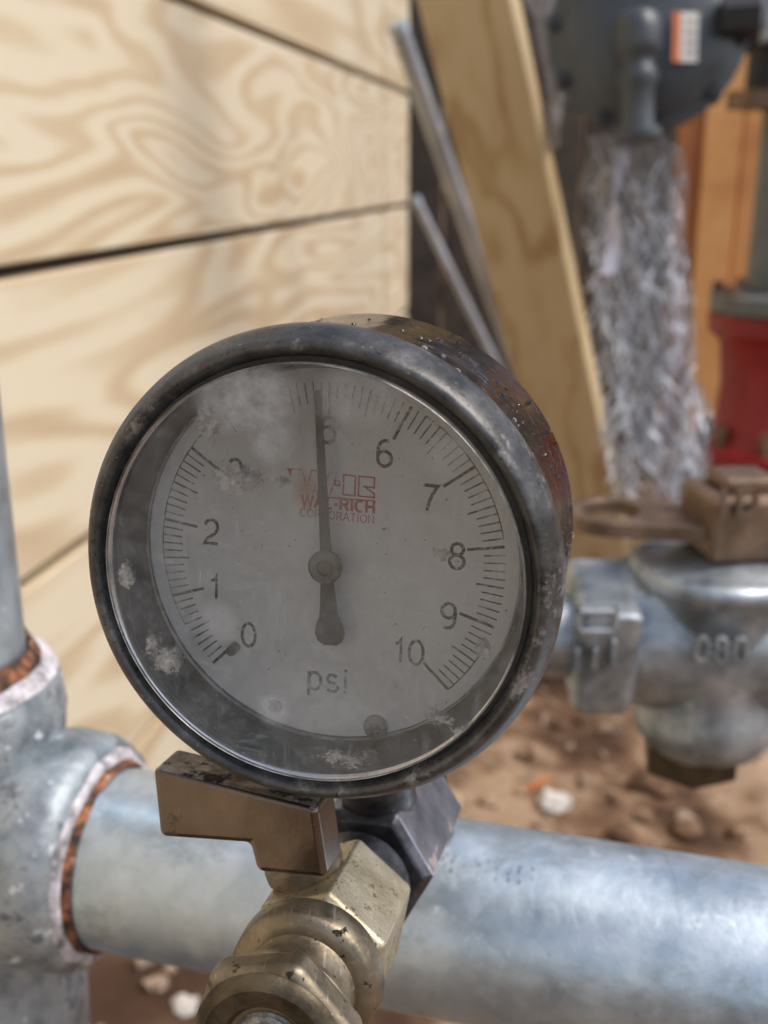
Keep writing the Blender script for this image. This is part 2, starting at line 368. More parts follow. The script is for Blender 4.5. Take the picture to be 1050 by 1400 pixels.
for i in range(700):
    x, y = random.uniform(-200, 900), random.uniform(520, 1900); r_ = random.uniform(2, 6.5); zc = ground_z(x, y) + 4
    a = Vector((random.uniform(-1, 1), random.uniform(-1, 1), random.uniform(-.3, .3))).normalized(); b, c = basis(a)
    lt.box(Vector((x, y, zc)), a * r_ * random.choice([1, 2.4]), b * r_ * .6, c * r_ * .4)
lit = lt.build('soil_litter', M['pebble'], smooth=False); stuff(lit, 'small stone chips and wood splinters littering the soil', 'litter')
p = gpt(735, 1083); lf = MB()
gx = [(-1, 0), (-.5, .45), (.2, .5), (1, .1), (.3, -.4), (-.5, -.35)]
lf.prism([p + Vector((a * 17, b * 14 + a * 4, 9 + 5 * math.sin(a * 2))) for a, b in gx], Vector((0, 0, .8)))
tag(lf.build('dry_leaf', M['leaf']), 'small orange dry leaf beside the white pebble', 'leaf')

# ------------------------------------------------------------------ plywood wall
WD = Vector((.1967, 1.047, 0)).normalized(); WN = Vector((WD.y, -WD.x, 0))
W0 = P(0, 375, 670); W0z = W0.z
def wall_s(px):                                      # distance along wall that shows at column px, at mid height
    p = hit(px, 300, W0, WN); return (p - W0).dot(WD)
s_end, s_cut = wall_s(558), wall_s(526)
WF = Vector((W0.x, W0.y, 0))
wall = thing('board_wall', 'pale pine plywood board wall with dark grooves between wide boards', 'wall', WF + WD * 500)
def board(s0, s1, z0, z1, mt, th=18):
    o = WF + WD * ((s0 + s1) / 2) + Vector((0, 0, (z0 + z1) / 2)) - WN * (th / 2)
    b = MB().box(o, WD * ((s1 - s0) / 2), Vector((0, 0, (z1 - z0) / 2)), WN * (th / 2))
    return b.build('board', M[mt], wall, bevel=2.2, seg=2)
for k, (z, mt) in enumerate([(W0z - 600, 'ply4'), (W0z - 400, 'ply2'), (W0z - 200, 'ply1'), (W0z, 'ply0'), (W0z + 200, 'ply3'), (W0z + 400, 'ply1')]):
    g = 4.5
    board(-1500, s_cut - 7, z + g, z + 200 - g, mt); board(s_cut + 7, s_end, z + g, z + 200 - g, mt)
bk = MB()
bk.box(WF + WD * ((s_end - 1500) / 2) - WN * 26 + Vector((0, 0, W0z + 0)), WD * ((s_end + 1480) / 2), WN * 6, Vector((0, 0, 598)))
bk.build('backing_sheet', M['backing_gap_shade'], wall)
for s in (-1200, -300, 600, s_end - 60):
    MB().box(WF + WD * s - WN * 72 + Vector((0, 0, W0z)), WD * 19, WN * 39, Vector((0, 0, 598))).build('stud', M['cedar_dark'], wall)

# dark planks added to stand for the shade in the gap behind the wall end
dk = thing('gap_shade_panel', 'dark panel added for the shade in the gap behind the board wall end', 'panel', Vector((P(640, 400, 2300).x, P(640, 400, 2300).y, 0)))
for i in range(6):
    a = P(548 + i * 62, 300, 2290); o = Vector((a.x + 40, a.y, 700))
    MB().box(o, Vector((44, 0, 0)), Vector((0, 12 + (i % 2) * 3, 0)), Vector((0, 0, 720))).build('shade_plank', M['backing_gap_shade'], dk, bevel=2)

# ------------------------------------------------------------------ leaning lumber and rods
def extend_down(a, b):                               # line a->b continued to the ground
    t = (a.z - 4) / (a.z - b.z); return a + (b - a) * t
at, ab = P(641, 0, 960), P(797, 670, 1290)
d = (ab - at).normalized(); foot = extend_down(at, ab); top = at - d * 260
side = Vector((1, 0, 0)) - d * d.x; side = (side + Vector((0, -.30, 0))); side = (side - d * side.dot(d)).normalized(); dep = d.cross(side).normalized()
if dep.y < 0: dep = -dep
lum = thing('leaning_lumber', 'pale tan lumber stud leaning across the corner behind the gauge', 'lumber', foot)
MB().box((top + foot) / 2, side * 40.5, dep * 19, d * ((top - foot).length / 2)).build('stud', M['lumber'], lum, bevel=3, seg=3)
lm2 = lum
def rod(name, p0, p1, r, lab, cat='rod'):
    f = extend_down(p0, p1) if name == 'grey_conduit' else p1
    t = thing(name, lab, cat, f); mb = MB(); mb.tube([p0 + (f - p0) * (k / 12) for k in range(13)], r, 20)
    mb.build('shaft', M['rod'], t); dd = (f - p0).normalized()
    MB().lathe([(-3, 0), (-3, r * .7), (-1, r * 1.12), (9, r * 1.12), (10, r)], p0, dd, 20).build('end_cap', M['galv'], t)
rod('grey_conduit', P(543, 34, 1180), P(700, 480, 1420), 10.5, 'long grey metal rod leaning beside the tan lumber', 'rod')
q0, q1 = P(568, 272, 1500), P(645, 430, 1560)
rod('grey_conduit', q0, q1, 6.2, 'short thin grey rod leaning beyond the long grey rod', 'rod')

# ------------------------------------------------------------------ cedar fence boards at right
ced = thing('cedar_fence', 'orange cedar boards standing behind the red flanged pipe', 'fence', Vector((P(980, 300, 1500).x, P(980, 300, 1500).y, 0)))
for (x0, x1, D, mt, tz) in [(921, 951, 1500, 'cedar_dark', 1500), (952, 1001, 1490, 'cedar', 1480), (1003, 1062, 1500, 'cedar', 1460), (1064, 1130, 1490, 'cedar_dark', 1500)]:
    a, b = P(x0, 300, D), P(x1, 300, D)
    MB().box(Vector(((a.x + b.x) / 2, a.y, tz / 2 - 20)), Vector(((b.x - a.x) / 2, 0, 0)), Vector((0, 10, 0)), Vector((0, 0, tz / 2))).build('board', M[mt], ced, bevel=2)

# ------------------------------------------------------------------ regulator and riser
Z = Vector((0, 0, 1))
rc = P(884, 42, 900); rn = cv(-.22, -.10, 1).normalized()      # diaphragm disc faces the camera, slightly down-left
mmR = 900 / 1500
reg = thing('gas_regulator', 'blue grey round gas regulator with orange and white sticker', 'regulator', rc)
MB().lathe([(-60, 30), (-46, 52), (-30, 66), (-14, 74), (-12, 80), (-2, 81), (0, 80), (1, 73), (8, 68), (15, 50), (19, 30), (20, 0)], rc, rn, 72).build('diaphragm_case', M['reg_grey'], reg, ang=50)
ra, rb = basis(rn)
for k in range(10):
    t = 2 * PI * (k + .35) / 10; c = rc + (ra * math.cos(t) + rb * math.sin(t)) * 76
    MB().ngon(6, 6.5, c, rn, -16, 7, .3, ch=.8).build('flange_bolt', M['reg_dark'], reg)
tc = P(872, 52, 872)
dn = (P(872, 210, 884) - tc).normalized()
MB().lathe([(-22, 0), (-21, 11), (-16, 16.5), (-6, 18.8), (6, 18.8), (13, 17.5), (16, 14), (22, 13.4), (26, 15.8), (34, 16.4), (38, 13.6), (60, 13), (69, 13.4), (70.5, 18.5), (77, 19.5), (80, 17.5), (81, 0)], tc, dn, 40).build('vent_tower', M['reg_grey'], reg, ang=50)
MB().tube([tc + dn * 6, tc + dn * 6 - rn * 22], 15, 24).build('boss', M['reg_grey'], reg)
lc = P(937, 54, 868)
lx, ly = (ra.cross(rn)).normalized(), ra
lx = (CX - rn * CX.dot(rn)).normalized(); ly = rn.cross(lx)
lc = rc + rn * 13.2 + lx * ((937 - 884) * mmR) + ly * (-(54 - 42) * mmR)
tl = .22; nl = (rn + lx * tl).normalized(); lx2 = (lx - nl * lx.dot(nl)).normalized()
lc = rc + rn * 21.5 + lx * 30 - ly * 14
lab = MB().box(lc, lx2 * 10, ly * 19, nl * .7).build('sticker', M['label_white'], reg)
MB().box(lc - lx2 * 7.2 + nl * .9, lx2 * 3.2, ly * 19.2, nl * .3).build('orange_band', M['label_orange'], lab)
for k in range(4):
    MB().box(lc + lx2 * 3.5 + ly * (12 - 8 * k) + nl * .9, lx2 * 4.5, ly * .8, nl * .2).build('print_line', M['bronze'], lab)
mk = MB(); rngm = random.Random(3)
for k in range(9):
    c = rc + rn * 18 + lx * (-28 + 6.4 * k) + ly * (29 + 1.5 * math.sin(k)); mk.box(c, lx * 1.9, ly * rngm.uniform(2, 5), rn * 3.2)
mk.build('cast_marks', M['galv_far'], reg)

rx = P(1068, 400, 800)
def plumb(px, py, D): p = P(px, py, D); return Vector((p.x, p.y, 0)), p.z
base, _ = plumb(1052, 610, 1300)
def zat(py): return hit(1052, py, base, Vector((0, 1, 0))).z
sr = 1300 / 1500
rs = thing('flanged_riser', 'red painted flanged pipe under a grey riser pipe', 'pipe', base)
zr = lambda py: zat(py)
MB().lathe([(zr(634), 0), (zr(634), 107 * sr), (zr(606), 108 * sr), (zr(603), 84 * sr), (zr(590), 76 * sr), (zr(520), 73 * sr), (zr(470), 77 * sr), (zr(452), 94 * sr), (zr(428), 95 * sr), (zr(427), 0)], base, Z, 64).build('red_spool', M['red_paint'], rs, ang=40)
MB().lathe([(zr(425), 0), (zr(425), 94 * sr), (zr(402), 95 * sr), (zr(399), 70 * sr), (zr(396), 0)], base, Z, 64).build('grey_flange', M['grey_paint'], rs)
MB().lathe([(zr(396), 51 * sr), (zr(150), 50 * sr), (zr(146), 40 * sr)], base, Z, 48).build('riser_pipe', M['grey_paint'], rs)
for k in range(8):
    t = 2 * PI * (k + .5) / 8; c = base + Vector((math.cos(t), math.sin(t), 0)) * 86 * sr
    MB().ngon(6, 8, c, Z, zr(425) - 26, zr(402) + 12, .2).build('flange_bolt', M['bronze'], rs)
    MB().ngon(6, 8, c, Z, zr(606) - 3, zr(606) + 26, .2).build('flange_bolt', M['bronze'], rs)
MB().lathe([(-30, 119 * sr), (zr(640) - 4, 119 * sr), (zr(640), 60)], base, Z, 48).build('lower_pipe', M['grey_paint'], rs)
un = thing('pipe_union', 'galvanised union joining the regulator outlet to the riser', 'pipe fitting', P(1050, 140, 1300))
b2 = hit(1050, 100, base, Vector((0, 1, 0))); b2 = Vector((b2.x, b2.y, 0))
zz = lambda py: hit(1050, py, base, Vector((0, 1, 0))).z
MB().ngon(8, 50 * sr, b2, Z, zz(128), zz(146), .1, ch=2).build('lower_nut', M['bronze'], un)
MB().lathe([(zz(128), 26 * sr), (zz(60), 26 * sr)], b2, Z, 32).build('nipple', M['reg_dark'], un)
MB().ngon(8, 42 * sr, b2, Z, zz(62), zz(20), .3, ch=2).build('union_nut', M['galv_far'], un)
MB().lathe([(zz(20), 30 * sr), (zz(-80), 30 * sr)], b2, Z, 32).build('upper_nipple', M['galv_far'], un)
MB().tube([rc - rn * 40 + lx * 40, rc - rn * 25 + lx * 75, b2 + Z * zz(5) - Vector((20, 0, 0)), b2 + Z * zz(5)], 17, 24).build('outlet_arm', M['reg_dark'], un)
MB().ngon(6, 16, P(1000, 22, 870), lx, -8, 22, .2, ch=1).build('gland_nut', M['reg_dark'], un)

# ------------------------------------------------------------------ crumpled plastic wrap
def plastic_mat():
    t = NT('clear_plastic_wrap')
    fold = None
    for i, (rot, scl) in enumerate([((0, .5, 0), (34, 34, 7)), ((0, -.55, 0), (40, 40, 9)), ((0, .05, 0), (60, 60, 6))]):
        n = t.noise(1, 4, .6, t.map(scl, (i * 3, i, 0), rot), .3)
        l = t.ramp(t.math('ABSOLUTE', t.math('SUBTRACT', n, .5)), [(0, 1), (.035, 0)])
        fold = l if fold is None else t.math('MAXIMUM', fold, l)
    n2 = t.noise(30, 5, .6, t.map((1, 1, .5)), .5)
    nor = t.bump(t.math('ADD', fold, t.math('MULTIPLY', n2, 3)), 1, .010)
    gl = t.node('ShaderNodeBsdfGlossy', {'Color': (.92, .94, .97), 'Roughness': .12, 'Normal': nor}).outputs[0]
    tr = t.node('ShaderNodeBsdfTransparent', {'Color': (.92, .93, .94)}).outputs[0]
    df = t.node('ShaderNodeBsdfTranslucent', {'Color': (.40, .42, .46)}).outputs[0]
    d2 = t.node('ShaderNodeBsdfDiffuse', {'Color': (.55, .57, .62), 'Normal': nor}).outputs[0]
    mx = t.node('ShaderNodeMixShader', {0: .6, 1: df, 2: d2}).outputs[0]
    a = t.node('ShaderNodeMixShader', {0: t.math('ADD', t.math('MULTIPLY', fold, .65), .015), 1: tr, 2: mx}).outputs[0]
    b = t.node('ShaderNodeMixShader', {0: t.math('ADD', .10, t.math('MULTIPLY', t.ramp(n2, [(.42, 0), (.6, 1)]), .28)), 1: a, 2: gl}).outputs[0]
    return t.surf(b)
M['wrap'] = plastic_mat()
def sheet(name, L, Rr, D0, amp, freq, seed, lab, nu=70, nv=150):
    # L, Rr: left and right outlines as lists of (px, py); hangs at depth D0
    def ev(pts, t):
        t *= len(pts) - 1; i = min(int(t), len(pts) - 2); f = t - i
        return (pts[i][0] * (1 - f) + pts[i + 1][0] * f, pts[i][1] * (1 - f) + pts[i + 1][1] * f)
    vs = []; fs = []
    for j in range(nv):
        for i in range(nu):
            a, b = ev(L, j / (nv - 1)), ev(Rr, j / (nv - 1)); u = i / (nu - 1)
            p = P(a[0] + (b[0] - a[0]) * u, a[1] + (b[1] - a[1]) * u, D0 - 30 * math.sin(u * PI))
            q = Vector((p.x * freq * .001, p.y * .003, p.z * freq * .00016 + seed))
            q += Vector((q.z * .9 * math.sin(seed + q.z), 0, 0)); r = 1 - abs(noise.noise(q) * 2); r2 = 1 - abs(noise.noise(q * 2.7 + Vector((5, 0, 0))) * 2)
            p = p + Vector((noise.noise(q * 1.3) * amp * .6, -(r * amp + r2 * amp * .45), noise.noise(q * 2) * amp * .4))
            vs.append(p)
    for j in range(nv - 1):
        for i in range(nu - 1): fs.append((j * nu + i, j * nu + i + 1, (j + 1) * nu + i + 1, (j + 1) * nu + i))
    m = MB(); m.add(vs, fs); return tag(m.build(name, M['wrap'], ang=60), lab, 'plastic sheet', )
sheet('plastic_wrap', [(788, 185), (792, 290), (800, 400), (818, 520), (832, 700)], [(928, 195), (925, 300), (930, 420), (958, 530), (975, 700)], 1010, 26, 42, 1, 'crumpled clear plastic wrap hanging below the regulator')
sheet('plastic_wrap', [(712, -40), (735, 60), (752, 200)], [(765, -40), (778, 60), (770, 200)], 1060, 18, 42, 5, 'strip of clear plastic between the lumber and the regulator', 40, 80)
sn = MB(); rg = random.Random(21)
for i in range(240):
    v0 = rg.random() ** .7; yy = 200 + v0 * 430; lo_, hi_ = 790 + v0 * 40, 925 + v0 * 45
    x0 = rg.uniform(lo_, hi_); sl_ = rg.choice([-.75, -.5, -.25, 0, .3, .6, .8]) * rg.uniform(.7, 1.2); ln_ = rg.uniform(25, 90); D_ = rg.uniform(960, 1005); pts = []
    for k in range(7):
        f = k / 6; pts.append(P(x0 + sl_ * ln_ * f + rg.uniform(-5, 5), yy + ln_ * f + rg.uniform(-2, 2), D_ + rg.uniform(-5, 5)))
    if min(proj(q)[0] for q in pts) < lo_ - 4 or max(proj(q)[0] for q in pts) > hi_ + 10: continue
    sn.tube(pts, 1.1, 5, [rg.uniform(.4, 1.5) for _ in range(7)])
gl_ = NT('bright_plastic_fold'); M['fold'] = gl_.surf(gl_.pbr(Base_Color=(.66, .69, .75), Roughness=.12, Specular_IOR_Level=.8, Normal=gl_.bump(gl_.noise(200, 4, .6), .5, .002)))
fo_ = sn.build('sharp_folds', M['fold'], None); fo_['label'] = 'tangle of bright silvery plastic folds in front of the hanging wrap'; fo_['category'] = 'plastic folds'; fo_['kind'] = 'stuff'
st = thing('plastic_strap', 'pale twisted plastic strip hanging straight down below the regulator', 'strap', P(840, 370, 960))
sp = [P(848 - k * 1.6 + 3 * math.sin(k), 205 + k * 17, 955) for k in range(11)]
m = MB(); vs = []
for k, p in enumerate(sp):
    tw = k * .35; dx = Vector((math.cos(tw), math.sin(tw), 0)) * 7; dy = Vector((-math.sin(tw), math.cos(tw), 0)) * .5
    vs += [p - dx - dy, p + dx - dy, p + dx + dy, p - dx + dy]
fs = [(4 * k + i, 4 * k + (i + 1) % 4, 4 * k + 4 + (i + 1) % 4, 4 * k + 4 + i) for k in range(10) for i in range(4)] + [(0, 1, 2, 3), (43, 42, 41, 40)]
m.add(vs, fs); M['strap'] = rough_mat('pale_plastic', [(.3, (.42, .41, .48)), (.7, (.6, .58, .66))], 60, .3, .3)
m.build('strip', M['strap'], st)

# ------------------------------------------------------------------ gas cock (right)
VD = 400.; k4 = VD / 1500
vb, vz = plumb(972, 880, VD)
def vzat(py, px=972): return hit(px, py, vb, Vector((0, 1, 0))).z
gv = thing('gas_valve', 'galvanised gas cock with a bronze ring handle and raised numerals', 'valve', Vector((vb.x, vb.y, vzat(1005))))
MB().lathe([(vzat(1022), 0), (vzat(1020), 16), (vzat(1012), 20.5), (vzat(992), 25.5), (vzat(968), 26), (vzat(948), 24), (vzat(930), 23.5),
            (vzat(905), 24.5), (vzat(870), 26.5), (vzat(835), 26.5), (vzat(800), 28.5), (vzat(790), 30.5), (vzat(778), 31.5), (vzat(768), 30.5), (vzat(764), 27), (vzat(766), 0)], vb, Z, 64, jit=.03).build('valve_body', M['galv_far'], gv, ang=60)
hx = Vector((1, -.02, 0)).normalized(); pc = Vector((vb.x, vb.y, vzat(868))) + Vector((0, 4, 0))
MB().lathe([(-50, 22), (-42, 23), (-32, 26), (-20, 29), (0, 30.5), (20, 29), (40, 22), (60, 20)], pc, hx, 48, jit=.04).build('side_port', M['galv_far'], gv, ang=60)
hc = P(818, 868, 392)
MB().ngon(4, 29, hc, hx, -11, 11, R(45) + R(9), ref=Z, ch=3).build('square_end', M['galv_far'], gv, bevel=2.5, seg=3)
# raised numerals and marks
def Tm(O, x, y): z = x.cross(y); return Matrix(((x.x, y.x, z.x, O.x), (x.y, y.y, z.y, O.y), (x.z, y.z, z.z, O.z), (0, 0, 0, 1)))
MB().write('080', 9, Tm(hit(984, 886, vb + Vector((0, -29.5, 0)), Vector((0, 1, 0))), Vector((1, 0, -.03)).normalized(), Z), 1.5, gap=.14, ext=2.4).build('raised_numerals', M['galv_far'], gv, bevel=.5)
fz = MB(); fo = hit(814, 868, hc + Vector((0, -22, 0)), Vector((0, 1, 0)))
for (a, b, wx, wz) in [(0, 9, 7, 1), (0, 2, 7, 1), (-6, 5.5, 1, 4.5), (6, 5.5, 1, 4.5), (-6, -8, 1, 4), (0, -8, 1, 4), (6, -6, 1, 5)]:
    fz.box(fo + Vector((a, 0, b)), Vector((wx, 0, 0)), Vector((0, 2.6, 0)), Vector((0, 0, wz)))
fz.build('raised_marks', M['galv_far'], gv, bevel=.6)
MB().ngon(6, 18.5, Vector((vb.x - 4, vb.y, 0)), Z, vzat(1047), vzat(1012), .35, ch=1).build('bottom_plug', M['dark_bronze'], gv, bevel=1)
hz0, hz1 = vzat(752), vzat(664)
hb = Vector((vb.x + 5, vb.y, 0))
MB().lathe([(vzat(768), 24), (vzat(764), 25), (hz0 - 1, 18), (hz0, 14)], hb, Z, 40).build('collar', M['galv_far'], gv)
head = MB().ngon(4, 21.5, hb, Z, hz0, hz1, R(45) + .12, ch=2.2).build('plug_head', M['bronze'], gv, bevel=2, seg=3)
MB().write('ID', 9, Tm(hit(1008, 685, hb + Vector((0, -16.5, 0)), Vector((0, 1, 0))), Vector((1, 0.1, 0)).normalized(), Z), 1.6, gap=.3, ext=2, sx=1.2).build('raised_letters', M['bronze'], head)
MB().ngon(4, 13, hb, Z, hz1, hz1 + 5, R(45) + .12, ch=1).build('top_square', M['bronze'], head, bevel=1)
# ring handle: flat tab with a hole
hzt = vzat(700) ; rcx = P(834, 694, VD * .99)
ring_c = Vector((rcx.x, rcx.y, vzat(724) - 1)); ro, ri = 13.5, 9.3; seg = 40
h = MB(); outl = []
tdir = (Vector((hb.x, hb.y, 0)) - Vector((ring_c.x, ring_c.y, 0))); tl_ = tdir.length; tdir.normalize(); tn = Vector((-tdir.y, tdir.x, 0))
N = 48; vo = []; vi = []
for k in range(N):
    t = 2 * PI * k / N; dd = tdir * math.cos(t) * 1.1 + tn * math.sin(t) * 1.3
    oo = dd * ro
    if math.cos(t) > .25: oo = tdir * (tl_ - 8) + tn * (math.sin(t) * ro * 1.1) if abs(t) < 7 else oo
    vo.append(ring_c + oo); vi.append(ring_c + dd * ri)
th = Vector((0, 0, 5.2)); vv = vo + vi + [q + th for q in vo] + [q + th for q in vi]; ff = []
for k in range(N):
    j = (k + 1) % N
    ff += [(k, j, N + j, N + k), (2 * N + k, 3 * N + k, 3 * N + j, 2 * N + j), (k, 2 * N + k, 2 * N + j, j), (N + k, N + j, 3 * N + j, 3 * N + k)]
h.add(vv, ff); h.build('ring_handle', M['bronze'], gv, bevel=1.2, seg=3)
lp = thing('service_pipe', 'short galvanised pipe running behind the gauge into the gas valve', 'pipe', pc - hx * 60)
MB().lathe([(0, 15), (90, 15)], hc - hx * 6, -hx, 40).build('pipe_wall', M['galv_far'], lp)
MB().lathe([(0, 17), (300, 17)], pc + hx * 58, hx, 40).build('pipe_run', M['galv_far'], lp)

# ------------------------------------------------------------------ horizontal pipe with tee (left)
PD = Vector((-3.733, 1.047, 0)).normalized(); pr = 21.1
PA = P(600, 1250, 243)
def on_axis(px):                                     # point of the axis seen at column px
    lo, hi = -400., 400.
    for _ in range(50):
        mid = (lo + hi) / 2
        if proj(PA + PD * mid)[0] > px: lo = mid
        else: hi = mid
    return PA + PD * lo
jn = on_axis(150); jr = jn - PD * 700
hp = thing('horizontal_pipe', 'large galvanised pipe crossing behind the brass valve', 'pipe', jn)
prof = [(-20, pr)] + [(k * 20., pr) for k in range(36)]
MB().lathe(prof, jn, -PD, 96).build('pipe_wall', M['galv'], hp)
ink = NT('faded_ink'); kk = ink.ramp(ink.noise(900, 4, .7), [(.42, 0), (.6, .55)])
ink.m.blend_method = 'BLEND'
M['ink_faint'] = ink.surf(ink.node('ShaderNodeMixShader', {0: kk, 1: ink.node('ShaderNodeBsdfTransparent').outputs[0], 2: ink.pbr(Base_Color=(.10, .11, .13), Roughness=.7)}).outputs[0])
# faded stencil strokes wrapped on the pipe
iv = MB(); rg = random.Random(5); s0 = (on_axis(612) - jn).dot(-PD)
pa, pb_ = basis(PD)
def on_pipe(s, ang, r=pr + .12):
    return jn - PD * s + (pa * math.cos(ang) + pb_ * math.sin(ang)) * r
fr = CO - PA; a_c = math.atan2(fr.dot(pb_), fr.dot(pa)); sg = 1 if a_c < 0 else -1
for k in range(9):
    s = s0 + k * 2.3 + rg.uniform(-.2, .2)
    for j in range(4):
        if rg.random() < .2: continue
        a0 = a_c + sg * (.62 - .055 * j - k * .0); a1 = a0 - sg * .05
        ww = rg.choice([.4, .7, .5]); off = rg.choice([0, .3, .7])
        iv.add([on_pipe(s + off, a0), on_pipe(s + off + ww, a0), on_pipe(s + off + ww, a1), on_pipe(s + off, a1)], [(0, 1, 2, 3)])
iv.build('stencil_print', M['ink_faint'], hp, smooth=False)

tee = thing('pipe_tee', 'galvanised cast tee fitting with rust and white sealant at its joints', 'pipe fitting', jn + PD * 44)
TC = jn + PD * 46                                    # centre of the tee
bt = MB().lathe([(-62, 22), (-60, 25.5), (-44, 26.5), (-36, 25), (-30, 24), (0, 24.5), (22, 25), (27, 27.5), (33, 28.5), (41, 28), (44, 26.5), (45, 24.5), (45, 22.5)], TC, -PD, 72, jit=.03)
bt.build('run_body', M['galv_cast'], tee, ang=50)
MB().lathe([(43.5, 21), (45.4, 21.2), (46.4, 22.3), (46.2, 23.6), (45.0, 24.6), (44, 24.9)], TC, -PD, 96, closed=True, jit=.07).build('sealant_ring', M['sealant'], tee)
MB().lathe([(44.5, 20.8), (47.6, 21.1), (48.4, 21.5), (47.4, 22.2), (45, 22.5)], TC, -PD, 96, closed=True, jit=.05).build('rust_ring', M['rust'], tee)
VU = Vector((.0, 0, 1)).normalized(); TV = TC + CX * 2.8
MB().lathe([(-70, 24), (-66, 27.5), (-48, 28), (-42, 26), (-20, 24.5), (0, 24.5), (17, 26), (24, 28.5), (31, 29.2), (38, 28.6), (41, 27.2), (41.5, 22.5)], TV, VU, 72, jit=.03).build('branch_body', M['galv_cast'], tee, ang=50)
MB().lathe([(40.5, 20), (43, 21.5), (44, 23.5), (43.2, 26.5), (41, 28)], TV, VU, 72, closed=True, jit=.05).build('sealant_ring', M['sealant'], tee)
MB().lathe([(42, 20.5), (47, 21.2), (48, 21.8), (44, 24.2), (42, 24.2)], TV, VU, 72, closed=True, jit=.07).build('rust_ring', M['rust'], tee)
vp = thing('vertical_pipe', 'galvanised pipe rising from the tee at the left edge', 'pipe', TV + VU * 38)
MB().lathe([(38 + 20 * k, pr) for k in range(30)], TV, VU, 64).build('pipe_wall', M['galv'], vp)
dp = thing('down_pipe', 'galvanised pipe dropping from the tee into the soil', 'pipe', TC - VU * 330)
MB().lathe([(60 + 20 * k, pr) for k in range(20)], TC, -VU, 48).build('pipe_wall', M['galv_cast'], dp)
MB().lathe([(-64, 24), (-70, 30), (-88, 31), (-96, 24)], TC, VU, 64, jit=.03).build('lower_collar', M['galv_cast'], tee, ang=50)

# ------------------------------------------------------------------ brass valve under the gauge
K = 1.06
N0 = P(365, 1435, 132 * K); H0 = P(503, 1180, 178 * K); va = (N0 - H0).normalized()   # va points to the viewer
L = (N0 - H0).length
upr = (CU - va * CU.dot(va)).normalized(); rt = upr.cross(va); rt = -rt if rt.dot(CX) < 0 else rt
def ax(s): return N0 - va * s * K
bv = thing('brass_valve', 'small brass ball valve with bronze lever handle under the gauge', 'valve', ax(25))
B_ = -va
nut = MB().ngon(6, 11.4 * K, N0, B_, 0.6 * K, 5.6 * K, R(20), ref=upr, ch=0)
# chamfered hex nut: intersect by a cone-like ring in front
nut.build('end_nut', M['brass'], bv, bevel=1.6, seg=5)
MB().lathe([(-.6, 9.2), (-.9, 8.6), (-.5, 6.2), (0.4, 5.6), (3, 5.4), (3, 9), (.6, 10.2), (.2, 10.0)], N0, B_, 72, closed=True).build('face_ring', M['face'], bv)
ths = [(-.4, 0), (-.4, 3.9), (0, 4.6)]
for q in range(5): ths += [(.2 + q * .7, 4.3), (.55 + q * .7, 4.9)]
MB().lathe(ths + [(6, 4.9)], N0, B_, 48).build('thread_stub', M['screw'], bv)
MB().lathe([(5, 9.6), (5.6, 10.2), (6.6, 10.0), (7, 8.2), (7.6, 7.7), (13.5, 7.9), (14.2, 8.6)], N0, B_, 72).build('neck', M['brass'], bv, ang=45)
MB().lathe([(13.6, 8), (14, 10.1), (14.8, 10.8), (18.2, 11.0), (19.4, 10.4), (20, 8)], N0, B_, 72).build('collar', M['brass'], bv, ang=45)
def angp(px, py, s):                                 # angle around the valve axis of a pixel, at station s
    q = hit(px, py, ax(s), va) - ax(s); return math.atan2(q.dot(rt), q.dot(upr)), q.length
a1, r1 = angp(447, 1212, 19.5); a2, r2 = angp(520, 1297, 19.5)
print('hex', math.degrees(a1), r1, math.degrees(a2), r2)
hexa = (a1 + a2 - PI / 3) / 2; hr = min(13.2, (r1 + r2) / 2)
def around(s, a, r): return ax(s) + (upr * math.cos(a) + rt * math.sin(a)) * r
def hexring(s, r, sh=0): return [around(s, hexa + PI / 3 * k, r) for k in range(6)]
hb_ = MB(); rings = [hexring(18.8, hr * .86), hexring(19.8, hr), hexring(36, hr), hexring(37, hr * .9)]
vs = sum(rings, []); fs = [tuple(range(6)), tuple(range(23, 17, -1))]
for q in range(3): fs += [(q * 6 + i, q * 6 + (i + 1) % 6, q * 6 + 6 + (i + 1) % 6, q * 6 + 6 + i) for i in range(6)]
hb_.add(vs, fs); hb_.build('hex_body', M['brass_flat'], bv, bevel=.5, seg=3)
MB().lathe([(36, 9), (44, 9)], ax(0), B_, 40).build('rear_neck', M['dark_steel'], bv)
# lever handle: front face outline on a plane square to the valve axis, then extruded back
HO = P(440, 1200, 148.5 * K)
outline = [(207, 1050), (300, 1072), (433, 1104), (447, 1203), (350, 1194), (340, 1155), (217, 1146)]
fp = [hit(x, y, HO, va) for x, y in outline]
hd = MB().prism(fp, -va * 8.6)
ho = hd.build('lever_handle', M['handle'], bv, bevel=1.15, seg=5)
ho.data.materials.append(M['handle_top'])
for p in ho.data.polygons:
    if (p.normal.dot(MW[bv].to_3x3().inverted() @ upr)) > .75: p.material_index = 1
sc_ = fp[2] * .0
stp = ax(27); MB().lathe([(0, 5), (hr * .8, 5), (hr * .95, 6), (hr * 1.12, 6)], stp, (upr - rt * .35), 32).build('stem', M['brass'], bv)

